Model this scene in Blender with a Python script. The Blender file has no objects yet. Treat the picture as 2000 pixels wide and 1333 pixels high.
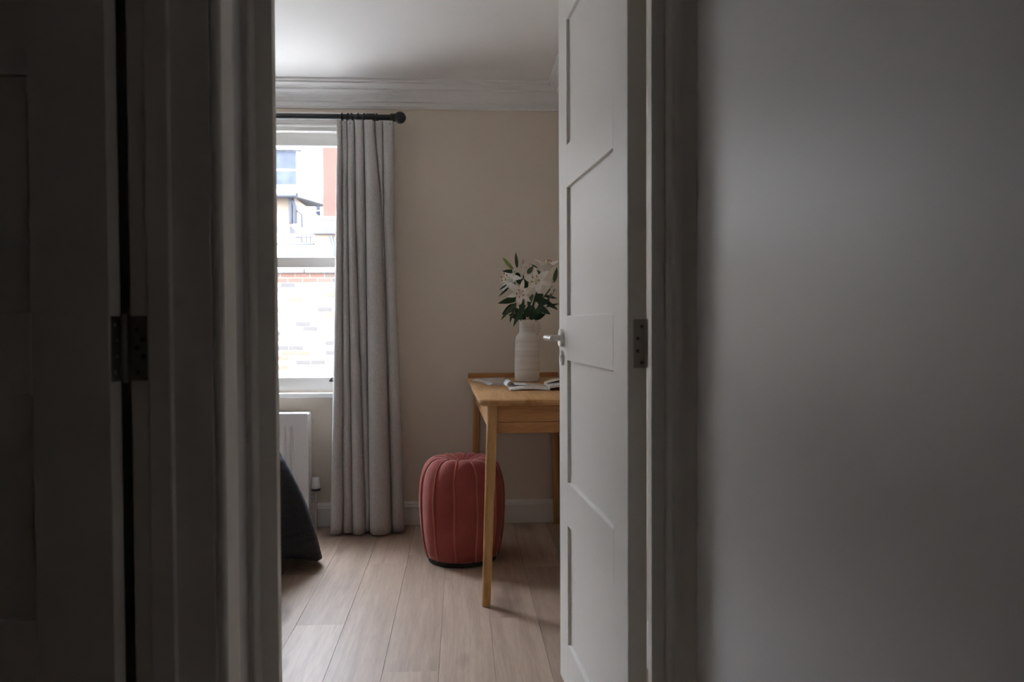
import bpy, bmesh, math, random
from mathutils import Vector, Matrix
random.seed(7)
sc = bpy.context.scene
C = sc.collection
PI = math.pi

# ------------------------------------------------------------------ camera
F_PX, HC = 1565.0, 1.05
YAW, PITCH, ROLL = math.atan(100/F_PX), math.atan(36.5/F_PX), 0.0045
CAM = Vector((0, 0, HC))
_r0 = Vector((math.cos(YAW), -math.sin(YAW), 0))
_f = Vector((math.sin(YAW)*math.cos(PITCH), math.cos(YAW)*math.cos(PITCH), -math.sin(PITCH)))
_u0 = _r0.cross(_f)
_u = _u0*math.cos(ROLL) + _r0*math.sin(ROLL)
_r = _r0*math.cos(ROLL) - _u0*math.sin(ROLL)
cd = bpy.data.cameras.new('camera')
cam = bpy.data.objects.new('camera', cd); C.objects.link(cam)
cd.sensor_width = 36; cd.lens = F_PX/2000*36; cd.clip_start = 0.02; cd.clip_end = 300
M = Matrix((_r, _u, -_f)).transposed().to_4x4(); M.translation = CAM
cam.matrix_world = M
cd.dof.use_dof = True; cd.dof.focus_distance = 3.4; cd.dof.aperture_fstop = 4.5
sc.camera = cam
def ray(u, v):
    return _r*((u-1000)/F_PX) - _u*((v-666.5)/F_PX) + _f
def PY(u, v, Y):                      # the point seen at pixel u,v on the plane y = Y
    d = ray(u, v); return CAM + d*(Y/d.y)
def PZ(u, v, z):                      # ... on the level z
    d = ray(u, v); return CAM + d*((z-HC)/d.z)

# ------------------------------------------------------------------ light
w = bpy.data.worlds.new('sky'); sc.world = w; w.use_nodes = True
wn = w.node_tree.nodes; wn.clear()
# bright hazy overcast: luminance rises from horizon to zenith (CIE overcast sky), same all the way round
tc = wn.new('ShaderNodeTexCoord'); sx = wn.new('ShaderNodeSeparateXYZ')
mr = wn.new('ShaderNodeMapRange'); mr.inputs['From Min'].default_value = 0.0; mr.inputs['From Max'].default_value = 1.0
mr.inputs['To Min'].default_value = 1/3; mr.inputs['To Max'].default_value = 1.0
bg = wn.new('ShaderNodeBackground'); bg.inputs['Color'].default_value = (.88, .95, 1.08, 1)
SKY = 23.0
mu = wn.new('ShaderNodeMath'); mu.operation = 'MULTIPLY'; mu.inputs[1].default_value = SKY
wo = wn.new('ShaderNodeOutputWorld'); wl = w.node_tree.links
wl.new(tc.outputs['Generated'], sx.inputs[0]); wl.new(sx.outputs['Z'], mr.inputs['Value'])
wl.new(mr.outputs[0], mu.inputs[0]); wl.new(mu.outputs[0], bg.inputs['Strength']); wl.new(bg.outputs[0], wo.inputs[0])
sl = bpy.data.lights.new('sun', 'SUN'); sl.energy = 7.0; sl.angle = math.radians(1.5); sl.color = (1, .95, .88)
so = bpy.data.objects.new('sun', sl); C.objects.link(so)
so.rotation_euler = Vector((0.5, 0.18, -0.85)).to_track_quat('-Z', 'Y').to_euler()
sc.view_settings.view_transform = 'Standard'; sc.view_settings.look = 'None'
sc.view_settings.gamma = 1.0; sc.view_settings.use_curve_mapping = False
sc.view_settings.exposure = 0.97
cy = sc.cycles
cy.max_bounces = 14; cy.diffuse_bounces = 10; cy.glossy_bounces = 5; cy.transparent_max_bounces = 12
cy.caustics_reflective = False; cy.caustics_refractive = False
cy.use_denoising = True
cy.sample_clamp_indirect = 8.0

# ------------------------------------------------------------------ materials
class NT:
    def __init__(s, name):
        s.m = bpy.data.materials.new(name); s.m.use_nodes = True
        s.t = s.m.node_tree; s.n = s.t.nodes; s.l = s.t.links
        s.b = s.n['Principled BSDF']; s.out = s.n['Material Output']
    def new(s, k, **kw):
        x = s.n.new(k)
        for a, v in kw.items(): setattr(x, a, v)
        return x
    def link(s, a, b): s.l.new(a, b)
    def noise(s, scale=5, detail=3, vec=None, rough=.5):
        x = s.new('ShaderNodeTexNoise'); x.inputs['Scale'].default_value = scale
        x.inputs['Detail'].default_value = detail; x.inputs['Roughness'].default_value = rough
        if vec: s.link(vec, x.inputs['Vector'])
        return x
    def ramp(s, src, stops):
        x = s.new('ShaderNodeValToRGB'); e = x.color_ramp.elements
        while len(e) < len(stops): e.new(.5)
        for el, (p, c) in zip(e, stops): el.position = p; el.color = (*c, 1)
        s.link(src, x.inputs[0]); return x
    def bump(s, src, strength=.2, dist=.002):
        x = s.new('ShaderNodeBump'); x.inputs['Strength'].default_value = strength
        x.inputs['Distance'].default_value = dist
        s.link(src, x.inputs['Height']); s.link(x.outputs[0], s.b.inputs['Normal']); return x
    def pos(s, scale=(1, 1, 1), rnd=0.0):
        g = s.new('ShaderNodeNewGeometry')
        mp = s.new('ShaderNodeMapping'); mp.inputs['Scale'].default_value = scale
        if rnd:
            oi = s.new('ShaderNodeObjectInfo'); ml = s.new('ShaderNodeMath', operation='MULTIPLY')
            ml.inputs[1].default_value = rnd; s.link(oi.outputs['Random'], ml.inputs[0])
            ad = s.new('ShaderNodeVectorMath', operation='ADD')
            s.link(g.outputs['Position'], ad.inputs[0]); s.link(ml.outputs[0], ad.inputs[1])
            s.link(ad.outputs[0], mp.inputs[0])
        else: s.link(g.outputs['Position'], mp.inputs[0])
        return mp.outputs[0]
MATS = {}
def paint(name, col, rough=.5, var=.03, bump=.04, bscale=260, spec=.5, metal=0):
    k = NT(name); p = k.pos()
    n = k.noise(3.1, 4, p)
    k.link(k.ramp(n.outputs[0], [(.3, [c*(1-var) for c in col]), (.7, [min(1, c*(1+var)) for c in col])]).outputs[0], k.b.inputs['Base Color'])
    k.b.inputs['Roughness'].default_value = rough; k.b.inputs['Specular IOR Level'].default_value = spec
    k.b.inputs['Metallic'].default_value = metal
    if bump: k.bump(k.noise(bscale, 2, p).outputs[0], bump, .001)
    MATS[name] = k.m; return k.m
paint('trim_white', (.74, .72, .68), .42, .015, .03)
paint('door_paint', (.72, .70, .665), .45, .015, .03)
paint('wall_beige', (.71, .635, .545), .75, .02, .1, 420, .3)
paint('wall_hall', (.62, .61, .595), .42, .012, .08, 420, .5)
paint('wall_plain', (.60, .58, .55), .8, .02, .05)
paint('ceiling_white', (.77, .765, .76), .85, .01, .03, 260, .3)
paint('window_white', (.84, .83, .80), .4, .01, .02)
paint('radiator_white', (.80, .80, .80), .35, .01, .02)
paint('valve_white', (.78, .77, .75), .4, .01, .01)
paint('black_metal', (.012, .012, .013), .4, .1, .02)
paint('black_base', (.008, .008, .008), .6, .1, .02)
paint('plastic_dark', (.05, .05, .05), .5, .1, .0)
paint('chrome', (.72, .71, .69), .3, .03, .0, metal=1)
paint('hinge_steel', (.33, .32, .30), .36, .12, .05, 60, metal=1)
paint('hinge_painted', (.34, .31, .27), .45, .08, .05, 60)
paint('brass_pipe', (.62, .61, .58), .3, .05, .0, metal=1)
paint('bounce_linen', (.82, .82, .83), .9, .02, .1, 300, .2)
paint('mattress', (.75, .73, .70), .9)
paint('paving', (.27, .262, .25), .9, .12, .3, 30)
paint('concrete', (.13, .115, .095), .9, .15, .3, 30)
paint('render_white', (.42, .405, .385), .9, .06, .1, 30)
paint('render_cream', (.22, .175, .13), .9, .06, .1, 30)
paint('stone_grey', (.055, .052, .052), .9, .2, .2, 30)
paint('red_render', (.105, .022, .015), .9, .12, .2, 20)
paint('pipe_dark', (.028, .031, .04), .6, .1, .0)
paint('slate', (.055, .06, .078), .7, .15, .1, 20)
paint('ext_window', (.030, .036, .052), .5, .3, .0, spec=.25)
paint('mortar', (.26, .245, .22), .95, .1, .2, 60)
def m_wood(name, c1, c2, c3, scale, rnd=31.0, rough=.4, knots=True):
    k = NT(name); p = k.pos(scale, rnd)
    n1 = k.noise(1.0, 5, p, .6)
    n1.inputs['Distortion'].default_value = .6
    p2 = k.pos([s*6 for s in scale], rnd)
    n2 = k.noise(1.0, 3, p2, .7)
    r = k.ramp(n1.outputs[0], [(.30, c1), (.52, c2), (.74, c3)])
    mx = k.new('ShaderNodeMix', data_type='RGBA', blend_type='MULTIPLY'); mx.inputs['Factor'].default_value = .4
    r2 = k.ramp(n2.outputs[0], [(.35, (.68, .66, .64)), (.62, (1, 1, 1))])
    k.link(r.outputs[0], mx.inputs['A']); k.link(r2.outputs[0], mx.inputs['B'])
    col = mx.outputs['Result']
    if knots:
        p3 = k.pos((6.0, 1.6, 1), rnd)
        n3 = k.noise(1.0, 2, p3)
        r3 = k.ramp(n3.outputs[0], [(.29, (.55, .50, .50)), (.40, (1, 1, 1))])
        m3 = k.new('ShaderNodeMix', data_type='RGBA', blend_type='MULTIPLY'); m3.inputs['Factor'].default_value = .9
        k.link(col, m3.inputs['A']); k.link(r3.outputs[0], m3.inputs['B']); col = m3.outputs['Result']
        oi = k.new('ShaderNodeObjectInfo')
        rr = k.ramp(oi.outputs['Random'], [(0, (.72, .69, .68)), (1, (1.0, 1.0, 1.0))])
        m4 = k.new('ShaderNodeMix', data_type='RGBA', blend_type='MULTIPLY'); m4.inputs['Factor'].default_value = 1
        k.link(col, m4.inputs['A']); k.link(rr.outputs[0], m4.inputs['B']); col = m4.outputs['Result']
    k.link(col, k.b.inputs['Base Color'])
    k.b.inputs['Roughness'].default_value = rough
    k.bump(n2.outputs[0], .12, .001)
    MATS[name] = k.m
m_wood('floor_oak', (.41, .30, .23), (.50, .375, .29), (.56, .43, .34), (22, 1.3, 22), rough=.5)
m_wood('desk_oak', (.40, .20, .075), (.54, .30, .12), (.60, .35, .155), (26, 2.2, 26), rnd=0, rough=.42, knots=False)
m_wood('desk_oak_cross', (.30, .12, .035), (.46, .22, .075), (.52, .27, .105), (3.0, 20, 24), rnd=0, rough=.42, knots=False)
m_wood('desk_oak_leg', (.40, .20, .07), (.52, .29, .11), (.57, .33, .14), (30, 30, 2.5), rnd=0, rough=.42, knots=False)
def m_linen():
    k = NT('curtain_linen')
    p = k.pos((260, 260, 420)); n = k.noise(1.0, 2, p)
    p2 = k.pos((900, 900, 60)); n2 = k.noise(1.0, 2, p2)
    ad = k.new('ShaderNodeMath', operation='ADD'); k.link(n.outputs[0], ad.inputs[0]); k.link(n2.outputs[0], ad.inputs[1])
    r = k.ramp(ad.outputs[0], [(.35, (.40, .385, .375)), (.65, (.68, .66, .65))])
    hf = k.new('ShaderNodeMath', operation='MULTIPLY'); hf.inputs[1].default_value = .5
    k.link(ad.outputs[0], hf.inputs[0]); k.link(hf.outputs[0], r.inputs[0])
    k.link(r.outputs[0], k.b.inputs['Base Color']); k.b.inputs['Roughness'].default_value = .9
    k.b.inputs['Specular IOR Level'].default_value = .2; k.b.inputs['Sheen Weight'].default_value = .15
    k.bump(ad.outputs[0], .25, .001)
    tr = k.new('ShaderNodeBsdfTranslucent'); tr.inputs[0].default_value = (.5, .49, .48, 1)
    mx = k.new('ShaderNodeMixShader'); mx.inputs[0].default_value = .10
    k.link(k.b.outputs[0], mx.inputs[1]); k.link(tr.outputs[0], mx.inputs[2]); k.link(mx.outputs[0], k.out.inputs[0])
    MATS['linen'] = k.m
m_linen()
def m_velvet():
    k = NT('pouf_velvet'); p = k.pos((1, 1, 1))
    n = k.noise(9, 4, p)
    k.link(k.ramp(n.outputs[0], [(.3, (.26, .052, .045)), (.7, (.34, .078, .068))]).outputs[0], k.b.inputs['Base Color'])
    k.b.inputs['Roughness'].default_value = .75; k.b.inputs['Sheen Weight'].default_value = .8
    k.b.inputs['Sheen Roughness'].default_value = .35; k.b.inputs['Sheen Tint'].default_value = (1, .62, .60, 1)
    k.b.inputs['Specular IOR Level'].default_value = .25
    k.bump(k.noise(500, 2, p).outputs[0], .15, .001)
    MATS['velvet'] = k.m
m_velvet()
paint('velvet_piping', (.44, .135, .11), .8, .1, .1, 400, .2)
def m_quilt():
    k = NT('quilt_navy'); p = k.pos((1, 1, 1))
    n = k.noise(190, 3, p)
    r = k.ramp(n.outputs[0], [(.42, (.004, .0045, .007)), (.60, (.014, .015, .022)), (.75, (.055, .058, .075))])
    k.link(r.outputs[0], k.b.inputs['Base Color']); k.b.inputs['Roughness'].default_value = .9
    k.b.inputs['Sheen Weight'].default_value = .06; k.b.inputs['Sheen Tint'].default_value = (.75, .78, .95, 1)
    wv = k.new('ShaderNodeTexWave', wave_type='BANDS', bands_direction='Z'); wv.inputs['Scale'].default_value = 9
    wv.inputs['Distortion'].default_value = 1.2; k.link(p, wv.inputs['Vector'])
    k.bump(wv.outputs[0], .5, .004)
    MATS['quilt'] = k.m
m_quilt()
def m_ceramic():
    k = NT('ceramic_white'); p = k.pos((3, 3, 55)); n = k.noise(1, 3, p)
    k.link(k.ramp(n.outputs[0], [(.3, (.62, .57, .51)), (.7, (.76, .71, .65))]).outputs[0], k.b.inputs['Base Color'])
    k.b.inputs['Roughness'].default_value = .35
    k.bump(n.outputs[0], .4, .002); MATS['ceramic'] = k.m
m_ceramic()
def m_glass():
    k = NT('window_glass')
    n = k.noise(.8, 1, k.pos()); r = k.ramp(n.outputs[0], [(0, (.97, .98, .975)), (1, (.985, .99, .99))])
    t = k.new('ShaderNodeBsdfTransparent'); k.link(r.outputs[0], t.inputs[0])
    g = k.new('ShaderNodeBsdfGlossy'); g.inputs['Roughness'].default_value = .02
    fr = k.new('ShaderNodeFresnel'); ge = k.new('ShaderNodeNewGeometry'); im = k.new('ShaderNodeMapRange')     # same reflectance from both faces of the thin pane
    im.inputs['To Min'].default_value = 1.45; im.inputs['To Max'].default_value = 1/1.45
    k.link(ge.outputs['Backfacing'], im.inputs['Value']); k.link(im.outputs[0], fr.inputs[0])
    mx = k.new('ShaderNodeMixShader'); k.link(fr.outputs[0], mx.inputs[0])
    k.link(t.outputs[0], mx.inputs[1]); k.link(g.outputs[0], mx.inputs[2]); k.link(mx.outputs[0], k.out.inputs[0])
    k.n.remove(k.b); MATS['glass'] = k.m
m_glass()
def m_petal():
    k = NT('lily_petal'); p = k.pos((40, 40, 40)); n = k.noise(1, 2, p)
    k.link(k.ramp(n.outputs[0], [(.3, (.74, .70, .62)), (.7, (.86, .82, .78))]).outputs[0], k.b.inputs['Base Color'])
    k.b.inputs['Roughness'].default_value = .55; k.b.inputs['Subsurface Weight'].default_value = .0
    MATS['petal'] = k.m
m_petal()
paint('petal_pink', (.60, .33, .32), .55, .15, 0)
paint('leaf_green', (.022, .058, .014), .42, .35, .1, 90)
paint('bud_green', (.20, .28, .06), .45, .25, .05)
paint('anther', (.50, .16, .02), .8, .2, 0)
paint('filament', (.55, .58, .30), .6, .1, 0)
def m_brick(name, stops):
    k = NT(name); oi = k.new('ShaderNodeObjectInfo')
    r = k.ramp(oi.outputs['Random'], stops); r.color_ramp.interpolation = 'CONSTANT'
    n = k.noise(30, 4, k.pos()); mx = k.new('ShaderNodeMix', data_type='RGBA', blend_type='MULTIPLY')
    mx.inputs['Factor'].default_value = .7
    k.link(r.outputs[0], mx.inputs['A'])
    k.link(k.ramp(n.outputs[0], [(.3, (.7, .68, .66)), (.6, (1, 1, 1))]).outputs[0], mx.inputs['B'])
    k.link(mx.outputs['Result'], k.b.inputs['Base Color']); k.b.inputs['Roughness'].default_value = .95
    k.bump(n.outputs[0], .3, .004); MATS[name] = k.m
m_brick('brick_stock', [(0, (.17, .138, .11)), (.30, (.22, .195, .17)), (.60, (.10, .074, .058)), (.70, (.20, .178, .152)), (.86, (.042, .038, .036)), (.95, (.095, .048, .034))])
m_brick('brick_top', [(0, (.075, .036, .025)), (.4, (.06, .042, .032)), (.7, (.042, .034, .03))])
def m_print(name, stops, sc_=9.0, vx=(1, 1, 1)):
    k = NT(name); p = k.pos(vx)
    n = k.noise(sc_, 3, p, .7)
    r = k.ramp(n.outputs[0], stops); r.color_ramp.interpolation = 'CONSTANT'
    k.link(r.outputs[0], k.b.inputs['Base Color']); k.b.inputs['Roughness'].default_value = .35
    MATS[name] = k.m
m_print('page_photo', [(0, (.10, .06, .04)), (.38, (.42, .30, .20)), (.50, (.62, .55, .46)), (.62, (.16, .13, .10))], 11, (1, 2, 1))
m_print('page_print', [(0, (.12, .13, .13)), (.42, (.66, .66, .63)), (.50, (.30, .32, .30)), (.56, (.70, .69, .66))], 60, (1, .4, 1))
m_print('page_grey', [(0, (.40, .37, .36)), (.45, (.55, .51, .49)), (.6, (.33, .29, .27))], 14, (1, 2, 1))
paint('page_white', (.74, .75, .77), .5, .02, 0)

# ------------------------------------------------------------------ mesh helpers
WORLD = {}
def thing(name, label, cat=None, loc=(0, 0, 0), rotz=0, group=None, kind=None):
    o = bpy.data.objects.new(name, None); C.objects.link(o)
    o.location = loc; o.rotation_euler = (0, 0, rotz); o.empty_display_size = .1
    tag(o, label, cat, group, kind); WORLD[o.name] = Vector(loc); return o
def tag(o, label, cat=None, group=None, kind=None):
    o['label'] = label
    if cat: o['category'] = cat
    if group: o['group'] = group
    if kind: o['kind'] = kind
    return o
def obj(name, bm, mat, parent=None, local=False, smooth=False, bevel=0, seg=2):
    """links bm as one mesh object; bm is in world coordinates unless local"""
    if bevel:
        bmesh.ops.bevel(bm, geom=[e for e in bm.edges if len(e.link_faces) == 2 and e.calc_face_angle(0) > .5], offset=bevel, segments=seg, affect='EDGES', profile=.6)
    bmesh.ops.recalc_face_normals(bm, faces=bm.faces)
    org = Vector((0, 0, 0))
    if not local:
        if parent is not None: org = WORLD[parent.name]
        else:
            xs = [v.co for v in bm.verts]
            org = Vector([(min(c[i] for c in xs)+max(c[i] for c in xs))/2 for i in (0, 1)] + [min(c[2] for c in xs)])
        bmesh.ops.translate(bm, verts=bm.verts, vec=-org)
    me = bpy.data.meshes.new(name); bm.to_mesh(me); bm.free()
    if smooth:
        for p in me.polygons: p.use_smooth = True
        me.set_sharp_from_angle(angle=math.radians(smooth if smooth is not True else 45))
    me.materials.append(MATS[mat])
    o = bpy.data.objects.new(name, me); C.objects.link(o)
    if parent is not None: o.parent = parent
    elif not local: o.location = org
    WORLD[o.name] = org
    return o
def box(bm, x0, x1, y0, y1, z0, z1):
    r = bmesh.ops.create_cube(bm, size=1)
    for v in r['verts']:
        v.co = Vector((x0+(v.co.x+.5)*(x1-x0), y0+(v.co.y+.5)*(y1-y0), z0+(v.co.z+.5)*(z1-z0)))
    return bm
def B(*a): return box(bmesh.new(), *a)
def prism(bm, pts, fn, a, b):
    """pts: 2-D outline; fn(p, q, s) -> 3-D point, s runs from a to b"""
    A = [bm.verts.new(fn(p, q, a)) for p, q in pts]; Bv = [bm.verts.new(fn(p, q, b)) for p, q in pts]
    n = len(pts); bm.faces.new(A); bm.faces.new(Bv[::-1])
    for i in range(n): bm.faces.new((A[i], Bv[i], Bv[(i+1) % n], A[(i+1) % n]))
    return bm
def lathe(bm, prof, c, n=32, cap=True):
    rings = []
    for r, z in prof:
        if r < 1e-5: rings.append([bm.verts.new((c[0], c[1], c[2]+z))])
        else: rings.append([bm.verts.new((c[0]+r*math.cos(2*PI*i/n), c[1]+r*math.sin(2*PI*i/n), c[2]+z)) for i in range(n)])
    for a, b in zip(rings, rings[1:]):
        for i in range(n):
            j = (i+1) % n
            if len(a) == 1 and len(b) > 1: bm.faces.new((a[0], b[i], b[j]))
            elif len(b) == 1 and len(a) > 1: bm.faces.new((a[i], a[j], b[0]))
            elif len(a) > 1: bm.faces.new((a[i], a[j], b[j], b[i]))
    if cap:
        for rg in (rings[0], rings[-1]):
            if len(rg) > 1: bm.faces.new(rg)
    return bm
def tube(bm, pts, rad, n=8, closed=False, cap=True):
    pts = [Vector(p) for p in pts]; N = len(pts); rings = []
    up = None
    for i, p in enumerate(pts):
        if closed: t = (pts[(i+1) % N]-pts[i-1]).normalized()
        else: t = (pts[min(i+1, N-1)]-pts[max(i-1, 0)]).normalized()
        if up is None: up = Vector((0, 0, 1)) if abs(t.z) < .9 else Vector((1, 0, 0))
        s = t.cross(up).normalized(); up = s.cross(t).normalized()
        r = rad[i] if isinstance(rad, (list, tuple)) else rad
        rings.append([bm.verts.new(p + (s*math.cos(2*PI*k/n)+up*math.sin(2*PI*k/n))*r) for k in range(n)])
    for i in range(N if closed else N-1):
        a, b = rings[i], rings[(i+1) % N]
        for k in range(n): bm.faces.new((a[k], a[(k+1) % n], b[(k+1) % n], b[k]))
    if cap and not closed: bm.faces.new(rings[0]); bm.faces.new(rings[-1])
    return bm
def sphere(bm, c, r, sz=(1, 1, 1), n=16):
    g = bmesh.ops.create_uvsphere(bm, u_segments=n, v_segments=max(6, n//2), radius=r)
    for v in g['verts']: v.co = Vector((v.co.x*sz[0], v.co.y*sz[1], v.co.z*sz[2])) + Vector(c)
    return bm
def S(name, bm, mat, label, parent=None, **kw):
    o = obj(name, bm, mat, parent, **kw)
    if parent is None: tag(o, label, kind='structure')
    return o

# ------------------------------------------------------------------ setting
YF = 4.18                 # window wall (room face)
YD = 1.58                 # partition, bedroom face
YH = 1.50                 # partition, hall face
XR, XL = 0.575, -2.95     # bedroom side walls
HR, HL = 0.44, -0.393     # hall side walls
ZC = 2.27
WX0, WX1 = -1.72, -0.545  # window opening
WZ0, WZ1 = 0.70, 2.06
# window wall with its opening
bm = bmesh.new()
for a in ((XL-.15, WX0, 0, ZC+.2), (WX1, XR+.15, 0, ZC+.2), (WX0, WX1, 0, WZ0), (WX0, WX1, WZ1, ZC+.2)):
    box(bm, a[0], a[1], YF, YF+.20, a[2]-.1*(a[2] == 0), a[3])
S('wall_window', bm, 'wall_beige', 'plain beige painted wall behind the desk with the sash window')
S('wall_right', B(XR, XR+.15, YD-.02, YF+.26, -.1, ZC+.2), 'wall_beige', 'beige painted bedroom wall beside the desk')
S('wall_left', B(XL-.15, XL, YD-.02, YF+.26, -.1, ZC+.2), 'wall_beige', 'beige painted bedroom wall behind the head of the bed')
FX0, FX1 = -.341, .361    # clear width of bedroom doorway
bm = bmesh.new()
box(bm, XL-.15, FX0-.04, YH, YD, -.1, ZC+.2); box(bm, FX1+.04, XR+.15, YH, YD, -.1, ZC+.2)
box(bm, FX0-.04, FX1+.04, YH, YD, 2.02, ZC+.2)
S('wall_partition', bm, 'wall_plain', 'painted partition wall around the bedroom doorway')
S('wall_hall', B(HR, HR+.13, -1.6, YH, -.1, ZC+.2), 'wall_hall', 'smooth grey satin hall wall beside the bedroom door frame')
JY = 1.30                 # far jamb of the left doorway
bm = bmesh.new()
box(bm, -.519, HL, JY, YH, -.1, ZC+.2); box(bm, -.519, HL, -1.6, .50, -.1, ZC+.2); box(bm, -.519, HL, .50, JY, 2.02, ZC+.2)
S('wall_hall_left', bm, 'wall_hall', 'narrow strip of hall wall between the two door frames')
S('wall_hall_end', B(-2.8, HR+.13, -1.15, -1.0, -.1, ZC+.2), 'ceiling_white', 'plain unseen hall wall facing the bedroom doorway, set close to bounce light')  # unseen end wall, drawn closer and whitened to bounce light onto the door frames
bm = bmesh.new(); box(bm, -2.8, -2.65, -1.6, YH, -.1, ZC+.2)
S('wall_side_room', bm, 'wall_plain', 'plain wall of the unlit side room')
S('ceiling', B(XL-.15, XR+.15, -1.75, YF+.26, ZC, ZC+.2), 'ceiling_white', 'smooth white ceiling above the beige bedroom')
# floor of oak planks
fl = thing('floor', 'pale oak plank floor running towards the window wall', loc=(0, 0, 0), kind='structure')
obj('floor_base', B(XL-.15, XR+.15, -1.75, YF+.26, -.14, -.013), 'concrete', fl)
PW = .169
pm = None
def plank(x0, x1, y0, y1):
    global pm
    if pm is None:
        o = obj('plank', B(0, 1, 0, 1, -.014, 0), 'floor_oak', fl, local=True)
        # a small chamfer along the top edges
        b2 = bmesh.new(); b2.from_mesh(o.data)
        es = [e for e in b2.edges if all(v.co.z > -.001 for v in e.verts) and abs(e.verts[0].co.y-e.verts[1].co.y) > .5]
        bmesh.ops.bevel(b2, geom=es, offset=.0035, segments=1, affect='EDGES'); b2.to_mesh(o.data); b2.free()
        pm = o.data
    else:
        o = bpy.data.objects.new('plank', pm); C.objects.link(o); o.parent = fl
    o.location = (x0, y0, 0); o.scale = (x1-x0-.0001, y1-y0-.0001, 1)
fixed = {-4: 2.80, 0: 2.82, -1: 3.25, -2: 3.62, -3: 2.28, 1: 3.4}
k0 = math.floor((XL-.097)/PW); k1 = math.ceil((XR-.097)/PW)
for k in range(k0, k1):
    x0 = max(.097+k*PW, XL); x1 = min(.097+(k+1)*PW, XR)
    y = fixed.get(k, 2.0 + random.random()*1.2)
    ends = [y-1.22*2, y-1.22, y, y+1.22, y+2.44]
    ylo = YD if (x1 < FX0-.03 or x0 > FX1+.03) else -1.6
    if x0 > HL-.2 and x1 < HR+.16: ylo = -1.6
    ends = [e for e in [y-1.22*j for j in range(4, 0, -1)] + [y, y+1.22] if ylo+.05 < e < YF-.02]
    ends = [ylo] + ends + [YF]
    for a, b in zip(ends, ends[1:]): plank(x0, x1, a, b)
obj('side_room_boards', B(-2.66, -.52, -1.6, YH, -.014, 0), 'floor_oak', fl)
# cornice and skirting
CP = [(0, 0), (.125, 0), (.125, .010), (.114, .014), (.114, .022), (.100, .026), (.088, .031), (.078, .038), (.078, .046), (.066, .050)] + \
     [(.066-.034*math.sin(t*PI/2), .050+.036*(1-math.cos(t*PI/2))) for t in (.25, .5, .75, 1)] + \
     [(.032, .090), (.020, .094), (.020, .112), (.010, .122), (0, .122)]
def cornice(name, fn, a, b, label):
    S(name, prism(bmesh.new(), CP, fn, a, b), 'ceiling_white', label)
cornice('trim_1', lambda p, q, s: (s, YF-p, ZC-q), XL, XR, 'white moulded plaster cornice above the curtain rod')
cornice('trim_2', lambda p, q, s: (XR-p, s, ZC-q), YD, YF, 'white moulded plaster cornice on the wall behind the open door')
cornice('trim_3', lambda p, q, s: (XL+p, s, ZC-q), YD, YF, 'white moulded plaster cornice above the bed head')
SP = [(0, 0), (.018, 0), (.018, .095), (.014, .101), (.014, .106), (.008, .116), (.004, .120), (0, .120)]
def skirting(name, fn, a, b, label):
    S(name, prism(bmesh.new(), SP, fn, a, b), 'trim_white', label)
skirting('baseboard_window', lambda p, q, s: (s, YF-p, q), XL, XR, 'white skirting board along the window wall')
skirting('baseboard_right', lambda p, q, s: (XR-p, s, q), YD, YF-.018, 'white skirting board beside the desk')
skirting('baseboard_left', lambda p, q, s: (XL+p, s, q), YD, YF-.018, 'white skirting board behind the bed')

# bedroom door frame (lining, stop, architrave) seen from the hall
ZT = 2.0
fr = thing('trim_4', 'white door frame with moulded architrave around the bedroom doorway', loc=(0, YH, 0), kind='structure')
for s, xi in ((-1, FX0), (1, FX1)):
    # stop and lining in one rebated section: outline in (depth from clear face outward, y)
    outline = [(0, YH), (.04, YH), (.04, YD), (.012, YD), (.012, YH+.026), (0, YH+.026)]
    obj('jamb', prism(bmesh.new(), outline, lambda p, q, z, s=s, xi=xi: (xi+s*p, q, z), 0, ZT+.012), 'trim_white', fr, bevel=.0015)
obj('door_head', B(FX0-.04, FX1+.04, YH, YD, ZT+.0, ZT+.03), 'trim_white', fr)
# architrave outline: q outward from the inner edge, p proud of the wall
AR = [(0, 0), (0, .008), (.002, .013), (.006, .016), (.010, .016), (.013, .012), (.016, .0105), (.026, .0105), (.030, .012), (.036, .018), (.044, .025), (.052, .029), (.060, .030), (.068, .028), (.075, .024), (.075, 0)]
def arch_cut(mx):
    k = max(i for i, (q, p) in enumerate(AR[:-1]) if q < mx); (qa, pa), (qb, pb) = AR[k], AR[k+1]
    return AR[:k+1] + [(mx, pa+(pb-pa)*(mx-qa)/max(1e-6, qb-qa)), (mx, 0)]
obj('architrave', prism(bmesh.new(), arch_cut(.0205), lambda q, p, z: (FX0-.031-q, YH-p, z), 0, ZT+.10), 'trim_white', fr, smooth=30)
obj('architrave', prism(bmesh.new(), arch_cut(.0515), lambda q, p, z: (FX1+.027+q, YH-p, z), 0, ZT+.10), 'trim_white', fr, smooth=30)
obj('architrave_head', prism(bmesh.new(), AR, lambda q, p, x: (x, YH-p, ZT+.027+q), HL, FX1+.078), 'trim_white', fr, smooth=30)

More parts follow.
